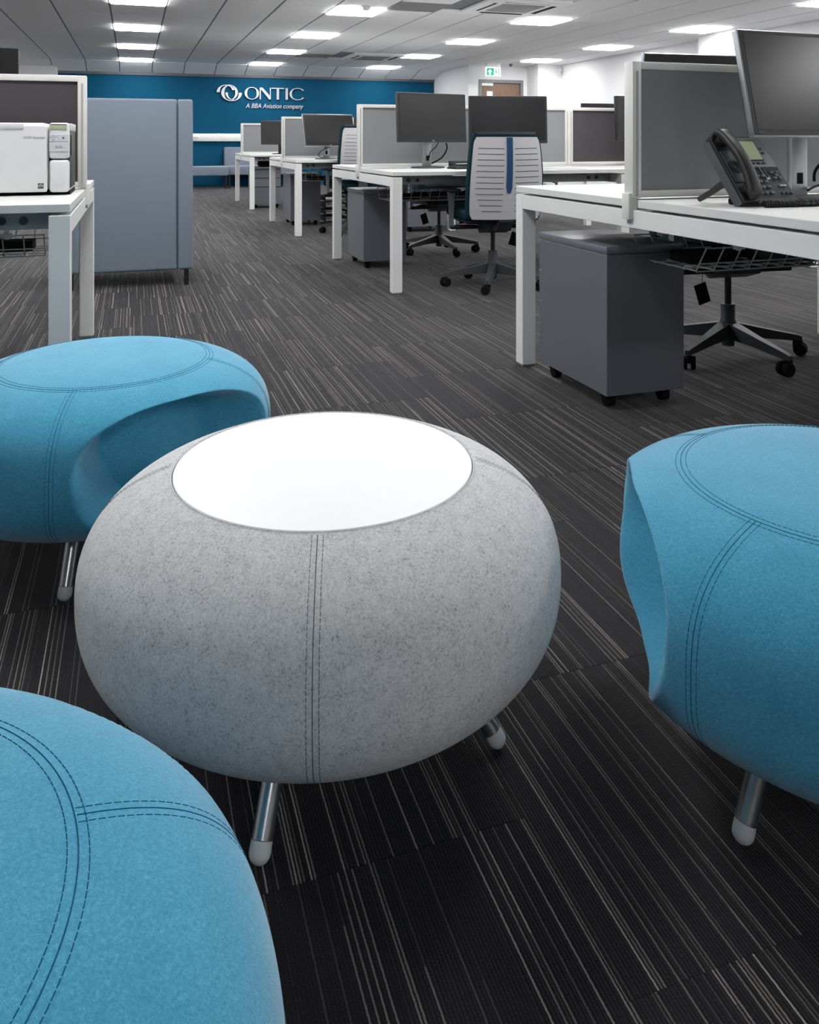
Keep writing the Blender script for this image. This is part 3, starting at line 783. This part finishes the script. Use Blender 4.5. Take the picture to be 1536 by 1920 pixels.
# ---- office chairs
def chair(label, x, y, rz, base_rot=0.0, dz=0.0, back_dz=0.0, tagged=True):
    t = thing('office_chair', label, 'chair', (x, y, 0), rz, 'office chairs at the bench desks')
    for k in range(5):
        a = base_rot + k * 2 * PI / 5; Rm = Matrix.Rotation(a, 4, 'Z')
        ar = MB().loft([[(.02, -.026, .085), (.02, .026, .085), (.02, .026, .150), (.02, -.026, .150)],
                        [(.16, -.021, .078), (.16, .021, .078), (.16, .017, .118), (.16, -.017, .118)],
                        [(.305, -.015, .064), (.305, .015, .064), (.305, .012, .088), (.305, -.012, .088)],
                        [(.325, -.010, .062), (.325, .010, .062), (.325, .008, .08), (.325, -.008, .08)]]).xf(Rm).done('base_arm', M_dgrey, t, .5)
        b = MB()
        for s_ in (-1, 1):
            b.cyl((.30, s_ * .007, .028), (.30, s_ * .025, .028), .028, .026, 18)
        b.bx(.29, .33, -.008, .008, .03, .062, .003)
        b.xf(Rm @ Matrix.Translation((.31, 0, 0)) @ Matrix.Rotation(.5 + k, 4, 'Z') @ Matrix.Translation((-.31, 0, 0))); b.done('caster', M_matte, t)
    MB().lathe([(0, .05), (.026, .05), (.027, .09), (.034, .1), (.034, .15), (.029, .16), (.029, .225), (0, .225)], 20).done('column', M_dgrey, t)
    MB().cyl((0, 0, .2), (0, 0, .36 + dz), .014).done('gas_lift', M_black, t)
    Z = dz
    MB().loft([[(-.06, -.14, .36 + Z), (.06, -.14, .36 + Z), (.06, -.14, .42 + Z), (-.06, -.14, .42 + Z)],
               [(-.09, 0, .335 + Z), (.09, 0, .335 + Z), (.1, 0, .43 + Z), (-.1, 0, .43 + Z)],
               [(-.07, .12, .37 + Z), (.07, .12, .37 + Z), (.08, .12, .43 + Z), (-.08, .12, .43 + Z)]]).done('mechanism', M_dgrey, t)
    MB().box((0, .03, .462 + Z), (.49, .47, .07), .03, None, 4).done('seat', M_teal if tagged != 'dark' else M_matte, t)
    MB().box((0, .03, .425 + Z), (.45, .43, .03), .012).done('seat_pan', M_black, t)
    # spine
    B = back_dz + Z
    MB().loft([[(-.045, -.08, .365 + Z), (.045, -.08, .365 + Z), (.045, -.08, .40 + Z), (-.045, -.08, .40 + Z)],
               [(-.045, -.22, .37 + Z), (.045, -.22, .37 + Z), (.045, -.2, .405 + Z), (-.045, -.2, .405 + Z)],
               [(-.045, -.285, .43 + Z), (.045, -.285, .43 + Z), (.045, -.255, .44 + Z), (-.045, -.255, .44 + Z)],
               [(-.04, -.29, .56 + B), (.04, -.29, .56 + B), (.04, -.265, .56 + B), (-.04, -.265, .56 + B)]]).done('spine', M_dgrey, t)
    # curved back
    def bsurf(u, v, off):     # u -1..1, v 0..1
        z = .455 + B + .50 * v; hw = .205 + .022 * math.sin(PI * min(1, v * .75 + .2)) - .012 * v
        yb = -.285 - .045 * math.sin(PI * (v * .9)) * .6 - .03 * v + .05 * u * u
        return Vector((u * hw, yb + off, z))
    def slab(o0, o1, grow, v0, v1, nu=18, nv=20, rc=.09):
        secs = []
        b = MB(); V = {}
        for side, off in ((0, o0), (1, o1)):
            for j in range(nv + 1):
                v = v0 + (v1 - v0) * j / nv
                e = min(v - v0, v1 - v) / rc; k_ = 1 - .06 * (1 - min(1, e)) ** 2.2
                for i in range(nu + 1):
                    u = (-1 + 2 * i / nu) * grow * k_
                    V[side, j, i] = b.b.verts.new(bsurf(u, v, off))
        F = b.b.faces.new
        for side in (0, 1):
            for j in range(nv):
                for i in range(nu): F((V[side, j, i], V[side, j, i + 1], V[side, j + 1, i + 1], V[side, j + 1, i]))
        for j in range(nv):
            for i in (0, nu): F((V[0, j, i], V[0, j + 1, i], V[1, j + 1, i], V[1, j, i]))
        for i in range(nu):
            for j in (0, nv): F((V[0, j, i], V[0, j, i + 1], V[1, j, i + 1], V[1, j, i]))
        return b
    slab(0.0, .05, 1.06, .0, 1.02).done('backrest_pad', M_teal, t, .9)
    slab(-.012, .0, 1.0, -.02, .965).done('back_shell', M_shell, t, .9)
    MB().loft([[bsurf(u, 1.02, o) + Vector((0, 0, dz_)) for u, o, dz_ in ((uu, -.006, -.012), (uu, .05, -.012), (uu, .05, .004), (uu, -.006, .004))] for uu in [(-1 + 2 * i / 12) * .93 for i in range(13)]]).done('top_edge', M_dgrey, t)
    c = MB()
    for k in range(12):
        v = .08 + k * .068
        for s_ in (-1, 1):
            ua, ub = (.16, .88) if 2 < k else (.18, .70 + .06 * k)
            c.tube([bsurf(s_ * (ua + (ub - ua) * i / 6), v + .004 * i / 6, -.0125) for i in range(7)], .0022, 5)
    c.done('vent_slots', mat('slot_dark', (92, 91, 96), .8), t)
    c = MB()
    pts = [(bsurf(0, .30 + .66 * i / 10, -.014)) for i in range(11)]
    secs = []
    for i, p_ in enumerate(pts):
        hw = .018 if i > 0 else .010
        secs.append([p_ + Vector((-hw, .004, 0)), p_ + Vector((-hw, -.003, 0)), p_ + Vector((hw, -.003, 0)), p_ + Vector((hw, .004, 0))])
    c.loft([[v_ + Vector((0, 0, -.014)) if False else v_ for v_ in s_] for s_ in secs]); c.done('blue_strip', M_blue, t)
    for s_ in (-1, 1):
        am = MB().loft([[(s_ * .265 + dx * k_, .02 + dy * k_, z_) for dx, dy in ((-.014, -.022), (.014, -.022), (.014, .022), (-.014, .022))] for z_, k_ in ((.37 + Z, .95), (.45 + Z, .85), (.55 + Z, 1.0), (.592 + Z, 1.45))]).done('armrest', M_silver, t)
        MB().box((s_ * .262, .03, .606 + Z), (.075, .23, .026), .011, None, 3).done('arm_pad', M_black, am)
        MB().bx(s_ * .1, s_ * .275, -.01, .05, .362 + Z, .385 + Z, .006).done('arm_bracket', M_black, am)
    MB().tube([(.1, .06, .40 + Z), (.2, .07, .395 + Z), (.25, .07, .38 + Z)], .007, 8).done('lever', M_black, t)
    tg = MB(); tg.cyl((.16, .06, .395 + Z), (.16, .06, .33 + Z), .0012, n=5); tg.box((.16, .06, .285 + Z), (.055, .006, .085), .002, Matrix.Rotation(.3, 3, 'Y')); tg.done('hang_tag', M_matte, t)
    MB().tube([(-.1, .06, .40 + Z), (-.2, .07, .395 + Z)], .007, 8).done('lever', M_black, t)
    return t
chair('pale-backed office chair with a blue stripe at the middle desk', 2.15, 4.73, -.13, math.radians(175))
chair('office chair seen only below the middle desk, behind the drawer unit', 2.38, 6.30, PI + .1, math.radians(160))
chair('dark office chair tucked behind the desk with the phone, base showing', 2.39, 2.86, PI - .1, math.radians(28), dz=.0)
chair('far pale-backed office chair at the third desk', 2.07, 7.85, .05, math.radians(10), dz=.03, back_dz=.07)

# ---- high back sofa and low benches
t = thing('high_back_armchair', 'tall slate-grey upholstered armchair seen from behind', 'armchair', (-.045, 5.37, 0))
MB().bx(-.265, .3085, 0, .12, .10, 1.178, .016, 4).done('backrest', M_sofa, t)
MB().bx(.309, .405, .0, .82, .10, 1.178, .016, 4).done('side_panel', M_sofa, t)
MB().bx(-.36, -.2655, .0, .82, .10, 1.178, .016, 4).done('side_panel', M_sofa, t)
MB().bx(-.262, .305, .121, .82, .16, .44, .03, 4).done('seat', M_sofa, t)
c = MB(); c.tube([(.309, -.001 + .004, .13), (.309, .003, .6), (.309, .003, 1.15)], .003, 6); c.done('seam', M_sofaseam, t)
for x_ in (-.315, .365):
    for y_ in (.03, .76): MB().bx(x_ - .014, x_ + .014, y_ - .014, y_ + .014, 0, .105, .002, 1).done('leg', M_black, t)
def lowbench(label, x0, x1, y0, y1, backrest):
    t = thing('low_sofa', label, 'sofa', ((x0 + x1) / 2, y0, 0)); hw = (x1 - x0) / 2; D = y1 - y0
    MB().bx(-hw, hw, 0, D - (.0 if not backrest else .16), .25, .427, .025, 3).done('seat', M_sofa, t)
    if backrest: MB().bx(-hw, hw, D - .158, D, .25, .787, .025, 3).done('backrest', M_sofa, t)
    for sx in (-1, 1):
        for yy in (.05, D - .06): MB().bx(sx * (hw - .04) - .014, sx * (hw - .04) + .014, yy - .014, yy + .014, 0, .252).done('leg', M_black, t)
    return t
lowbench('backless grey low sofa bench in front of the blue wall', .1, 1.72, 15.88, 16.42, False)
lowbench('grey low sofa with a backrest against the blue wall', 1.73, 3.1, 16.1, 16.88, True)

# ================================================================== SMALL THINGS
# ---- scanner
t = thing('scanner', 'white document scanner standing on the left desk', 'scanner', (-.206, 3.02, DZ))
MB().bx(-.60, -.066, .0, .26, .012, .246, .02, 4).done('body', M_scan, t)
MB().bx(-.60, -.070, -.012, .0, .012, .238, .011, 4).done('front_cover', M_scan, t)
MB().bx(-.60, -.14, -.016, -.004, .225, .244, .004).done('paper_flap', M_scan, t)
MB().bx(-.585, .0, .03, .27, .0, .013).done('plinth', M_matte, t)
MB().bx(-.012, .0005, .012, .268, .02, .225, .004).done('side_cover', M_dgrey, t)
MB().bx(-.064, -.0005, -.010, .26, .124, .2465, .010, 3).done('control_column', M_scan, t)
MB().bx(-.064, -.0005, -.010, .26, .010, .121, .012, 3).done('lower_cover', M_scan, t)
MB().bx(-.0005, .004, .02, .25, .218, .245, .003).done('top_cap', M_scan, t)
MB().bx(-.002, .0025, .04, .06, .135, .205, .001).done('side_slot', M_matte, t)
lcd = MB().bx(-.060, -.008, -.0115, -.009, .222, .241, .002).done('display', M_lcdgreen, t)
MB().bx(-.059, -.009, -.0119, -.0112, .2385, .2412).done('display_shade', M_dgrey, lcd)
M_btn = mat('button_grey', (206, 208, 213), .4)
for x0, x1, z0, z1 in ((-.063, -.038, .196, .208), (-.063, -.038, .182, .194), (-.035, -.003, .182, .208), (-.063, -.003, .149, .179)):
    MB().bx(x0, x1, -.012, -.009, z0, z1, .001, 1).done('button', M_btn, t)
def mark(name, segs, m=M_ink, y=-.0125, wd=.0012):
    b = MB()
    for p, q in segs:
        p, q = Vector((p[0], y, p[1])), Vector((q[0], y, q[1])); dv = (q - p).normalized(); nv = Vector((-dv.z, 0, dv.x)) * wd / 2; yo = Vector((0, -.0004, 0))
        b.prism([0, 1, 2, 3], lambda i: [p + nv, q + nv, q - nv, p - nv][i], lambda i: [p + nv, q + nv, q - nv, p - nv][i] + yo)
    return b.done(name, m, t)
mark('up_arrow', (((-.053, .200), (-.0505, .2035)), ((-.0505, .2035), (-.048, .200))))
mark('down_arrow', (((-.053, .190), (-.0505, .1865)), ((-.0505, .1865), (-.048, .190))))
mark('stop_mark', (((-.022, .195), (-.016, .195)),), wd=.006)
mark('start_pause_mark', (((-.043, .1685), (-.039, .164)), ((-.039, .164), (-.043, .1595)), ((-.036, .1595), (-.032, .1685)), ((-.028, .1595), (-.028, .1685)), ((-.024, .1595), (-.024, .1685))), wd=.0014)
mark('release_outline', (((-.045, .03), (-.019, .03)), ((-.045, .039), (-.019, .039)), ((-.045, .03), (-.045, .039)), ((-.019, .03), (-.019, .039))), M_btn, -.0105, .0008)
text_mesh('model_name', 'i3200 Scanner', .0125, mat('print_grey', (150, 150, 154), .6), t, Mfront(-.143, -.0123, .192), .0002, 0.0, .95)
en = MB().bx(-.098, -.08, -.0126, -.012, .024, .042).done('energy_mark', M_ink, t)
b = MB(); b.tube([(-.097 + .0165 * k / 8, -.0128, .032 + .006 * math.sin(PI * k / 8)) for k in range(9)], .0008, 5); b.tube([(-.094 + .011 * k / 8, -.0128, .029 + .004 * math.sin(PI * k / 8)) for k in range(9)], .0007, 5)
b.done('energy_swoosh', M_paper, en)

# ---- desk phone
def phone(label, x, y, rz):
    t = thing('desk_phone', label, 'telephone', (x, y, DZ), rz)
    TL = math.radians(52)
    P = Matrix.Translation((0, -.055, .012)) @ Matrix.Rotation(TL, 4, 'X')     # face plane: local x across, y up the face, z outwards
    D = lambda b, n, m, par=None, sh=.5: b.xf(P).done(n, m, par or t, sh)
    W_ = .205
    D(MB().prism([(-W_ / 2, 0), (W_ / 2, 0), (W_ / 2 - .004, .06), (W_ / 2 - .012, .215), (W_ / 2 - .025, .235), (-W_ / 2 + .01, .235), (-W_ / 2, .215)], lambda p: (p[0], p[1], -.03), lambda p: (p[0], p[1], .0)), 'base', M_dgrey)
    D(MB().prism([(-.03, .12), (.092, .12), (.083, .212), (.074, .228), (-.03, .228)], lambda p: (p[0], p[1], .0), lambda p: (p[0], p[1], .004)), 'face_plate', M_silver)
    sc = D(MB().bx(-.026, .056, .142, .216, .0035, .0055), 'display_frame', M_black)
    D(MB().bx(-.023, .053, .145, .213, .0056, .0065), 'display', M_lcdgreen, sc)
    for k in range(4): D(MB().box((-.012 + k * .02, .132, .006), (.012, .006, .005), .0018), 'soft_key', M_dgrey)
    for k in range(2): D(MB().box((.066, .185 - k * .016, .006), (.01, .007, .005), .002), 'line_key', M_dgrey)
    for r_ in range(4):
        for c_ in range(3): D(MB().box((-.022 + c_ * .021, .088 - r_ * .0195, .003), (.014, .0085, .009), .0025), 'key', mat('key_grey', (92, 95, 99), .4))
    D(MB().box((.032, .1, .002), (.014, .05, .006), .003, Matrix.Rotation(.15, 3, 'Z')), 'navigation_ring', M_silver)
    D(MB().box((.032, .1, .0045), (.008, .038, .006), .003, Matrix.Rotation(.15, 3, 'Z')), 'navigation_key', M_black)
    for i, (kx, ky) in enumerate(((.058, .1), (.078, .1), (.06, .08), (.08, .08), (.07, .09))): D(MB().box((kx, ky, .003), (.012, .008, .008), .0025), 'function_key', mat('key_grey', (92, 95, 99), .4))
    D(MB().box((.073, .053, .003), (.024, .006, .006), .002), 'volume_key', M_silver)
    for k in range(3): D(MB().box((.058 + k * .016, .028, .003), (.009, .007, .006), .002), 'function_key', M_dgrey)
    # cradle with loudspeaker
    cr = D(MB().prism([(-.1, .0), (-.042, .0), (-.042, .228), (-.052, .238), (-.09, .238), (-.1, .228)], lambda p: (p[0], p[1], -.01), lambda p: (p[0], p[1], .010)), 'cradle', M_black)
    sp = D(MB().box((-.071, .118, .0105), (.05, .11, .004), .0018), 'speaker_plate', M_dgrey, cr)
    for q in (.006, .011, .016, .021):
        D(MB().tube([(-.071 + q * math.cos(a * PI / 12), .115 + q * math.sin(a * PI / 12), .0128) for a in range(24)], .0011, 5, closed=True), 'speaker_ring', M_matte, cr)
    # handset: arched bar with two cups
    secs = []
    n = 26
    for i in range(n + 1):
        f = i / n; yy = .004 + .232 * f
        arch = math.sin(PI * f); ends = 1 - arch
        zc = .024 + .026 * arch ** .8; hw = .0175 + .004 * ends; ht = .0125 + .006 * ends ** 2
        if f < .03 or f > .97: hw *= .82; ht *= .75
        secs.append([(-.071 + hw * math.copysign(abs(math.cos(a)) ** .6, math.cos(a)), yy, zc + ht * math.copysign(abs(math.sin(a)) ** .7, math.sin(a))) for a in [2 * PI * k / 20 for k in range(20)]])
    hs = D(MB().loft(secs), 'handset', M_black, None, .9)
    for yy in (.035, .205): D(MB().cyl((-.071, yy, .006), (-.071, yy, .03), .019, .022, 20), 'ear_cup', M_black, hs)
    # rear feet
    for xx in (-.08, .07):
        MB().tube([(xx, .03, .07), (xx, .09, .035), (xx, .145, .009)], .008, 8, radii=[.012, .010, .0085]).done('rear_foot', M_black, t)
    MB().bx(-.06, .05, -.02, .05, .0, .02, .006).done('underside', M_matte, t)
    # coiled cord
    pts = []
    for k in range(900):
        f = k / 899; cx = -.055 + .30 * f; cy = -.085 - .012 * math.sin(f * PI) ; a = f * 2 * PI * 42
        pts.append((cx, cy + .0085 * math.cos(a), .0105 + .0085 * math.sin(a)))
    MB().tube(pts, .0022, 5).done('coiled_cord', M_black, t)
    return t
phone('black desk phone with handset and green display beside the monitor', 1.70, 1.915, math.radians(2))
phone('black phone barely visible behind the dark screen on the left desk', -.335, 3.72, PI - .2)

def cable(label, pts, r, m=M_matte):
    b = MB(); P = [Vector(p) for p in pts]; out = []
    for i in range(len(P) - 1):
        p0, p1, p2, p3 = P[max(i - 1, 0)], P[i], P[i + 1], P[min(i + 2, len(P) - 1)]
        for k in range(8):
            s_ = k / 8; out.append(.5 * ((2 * p1) + (p2 - p0) * s_ + (2 * p0 - 5 * p1 + 4 * p2 - p3) * s_ ** 2 + (3 * p1 - p0 - 3 * p2 + p3) * s_ ** 3))
    out.append(P[-1]); b.tube(out, r, 6); return tag(b.done('cable', m), label, 'cable')
cable('black cable curving from the right-edge monitor to its stand', [(2.06, 1.96, .925), (2.03, 1.945, .90), (1.99, 1.985, .83), (1.985, 1.99, .79)], .005)
cable('black cable lying behind the phone stand at the right edge', [(2.0, 2.03, .76), (2.1, 2.07, .775), (2.3, 2.05, .80), (2.5, 2.1, .80)], .004)
cable('white cable looping over the top of the grey screen at right', [(1.99, 2.30, 1.1), (2.0, 2.275, 1.15), (2.02, 2.235, 1.175), (2.05, 2.21, 1.15), (2.06, 2.20, 1.06)], .003, M_frame)
cable('black cable hanging between the left middle monitor and its stand', [(2.02, 5.21, .9), (2.03, 5.22, .86), (2.0, 5.24, .80), (1.93, 5.25, .76)], .005)
cable('black cable running down the stand of the left middle monitor', [(1.95, 5.17, .905), (1.925, 5.165, .87), (1.90, 5.19, .84), (1.895, 5.20, .80)], .003)
cable('black cable looping left of the stand on the third desk', [(1.88, 8.06, .85), (1.80, 8.08, .82), (1.76, 8.08, .77), (1.82, 8.08, .738)], .004)
cable('tangled black cable right of the stand on the third desk', [(1.98, 8.1, .85), (2.06, 8.12, .82), (2.1, 8.1, .78), (2.2, 8.05, .76), (2.3, 8.08, .738)], .004)

# ---- keyboard, papers, dock on the middle desk
t = thing('keyboard', 'black keyboard lying on the middle desk beside the pale chair', 'keyboard', (2.17, 4.95, DZ), math.radians(4))
MB().bx(-.22, .22, -.07, .07, 0, .014, .004).done('case', M_black, t)
b = MB()
for i in range(15):
    for j in range(5): b.bx(-.213 + i * .0285, -.213 + i * .0285 + .024, -.062 + j * .025, -.062 + j * .025 + .021, .014, .02)
b.done('keys', M_dgrey, t)
t = thing('document_stand', 'black document rest standing behind the keyboard', 'document stand', (2.2, 5.07, DZ), math.radians(4))
MB().prism([(-.03, 0), (.05, 0), (.05, .05), (-.03, .022)], lambda p: (-.2, p[0], p[1]), lambda p: (.2, p[0], p[1])).done('wedge', M_black, t)
MB().bx(-.17, -.08, -.031, .02, .03, .034).done('label_card', M_paper, t)
t = thing('paper_sheet', 'loose white paper under the keyboard on the middle desk', 'paper', (2.0, 4.83, DZ), .2)
MB().bx(-.105, .105, -.148, .148, 0, .002).done('sheet', M_paper, t)
t = thing('paper_sheet', 'grey paper sheet at the right of the pale chair on the middle desk', 'paper', (2.66, 4.8, DZ), -.1)
MB().bx(-.148, .148, -.105, .105, 0, .002).done('sheet', mat('paper_grey', (176, 177, 178), .8), t)
# third desk: coaster, far bag, trays
t = thing('black_bag', 'black bag resting on the drawer unit under the farthest desk', 'bag', (1.76, 11.36, .559))
MB().box((0, 0, .045), (.26, .2, .09), .03, None, 3).done('pouch', M_matte, t)
MB().tube([(-.08, 0, .08), (-.05, 0, .11), (.05, 0, .11), (.08, 0, .08)], .006, 6).done('handle', M_matte, t)
def trays(label, x, y, n, rz=0):
    t = thing('document_tray', label, 'tray', (x, y, 0), rz)
    for k in range(n):
        z = .03 + k * .075
        b = MB(); b.bx(-.125, .125, -.16, .16, z, z + .006); b.bx(-.125, -.12, -.16, .16, z, z + .05); b.bx(.12, .125, -.16, .16, z, z + .05); b.bx(-.125, .125, .155, .16, z, z + .05)
        tr = b.done('tier', M_black, t)
        MB().bx(-.11, .11, -.15, .14, z + .006, z + .02 + .006 * (k % 3)).done('paper_stack', M_paper, tr)
    b = MB()
    for sx in (-1, 1):
        for sy in (-1, 1): b.bx(sx * .123 - .004, sx * .123 + .004, sy * .155 - .004, sy * .155 + .004, 0, .03 + n * .075)
    b.done('uprights', M_black, t)
    return t
trays('black document tray stack on the floor beside the third desk drawer unit', 2.12, 8.98, 4)
trays('document tray stack with papers deep under the third desk', 2.45, 8.36, 4)
t = thing('magazine', 'blue and white magazine leaning on the deep document trays', 'magazine', (2.45, 8.34, .335))
MB().box((0, 0, .09), (.2, .012, .2), .002, Matrix.Rotation(-.5, 3, 'Y')).done('pages', M_paper, t)
MB().box((0, -.008, .09), (.18, .003, .17), .001, Matrix.Rotation(-.5, 3, 'Y')).done('cover', mat('magazine_blue', (40, 70, 150), .5), t)
t = thing('computer_tower', 'black computer tower on the floor at the right edge', 'computer', (2.83, 2.42, 0))
MB().bx(-.095, .095, -.2, .2, .015, .42, .006).done('case', M_matte, t)
MB().bx(-.09, .09, -.206, -.199, .02, .415, .004).done('front_panel', M_black, t)
for sx in (-1, 1): MB().bx(sx * .08 - .01, sx * .08 + .01, -.18, .18, 0, .016).done('foot', M_matte, t)
t = thing('green_tube', 'rolled green and grey tube lying in the basket of the middle desk', 'tube', (2.05, 5.45, .60))
MB().cyl((-.12, 0, 0), (.3, 0, 0), .022, n=16).done('roll', M_silver, t)
MB().cyl((-.15, 0, 0), (-.11, 0, 0), .026, n=16).done('end_cap', mat('tube_green', (60, 128, 120), .6), t)
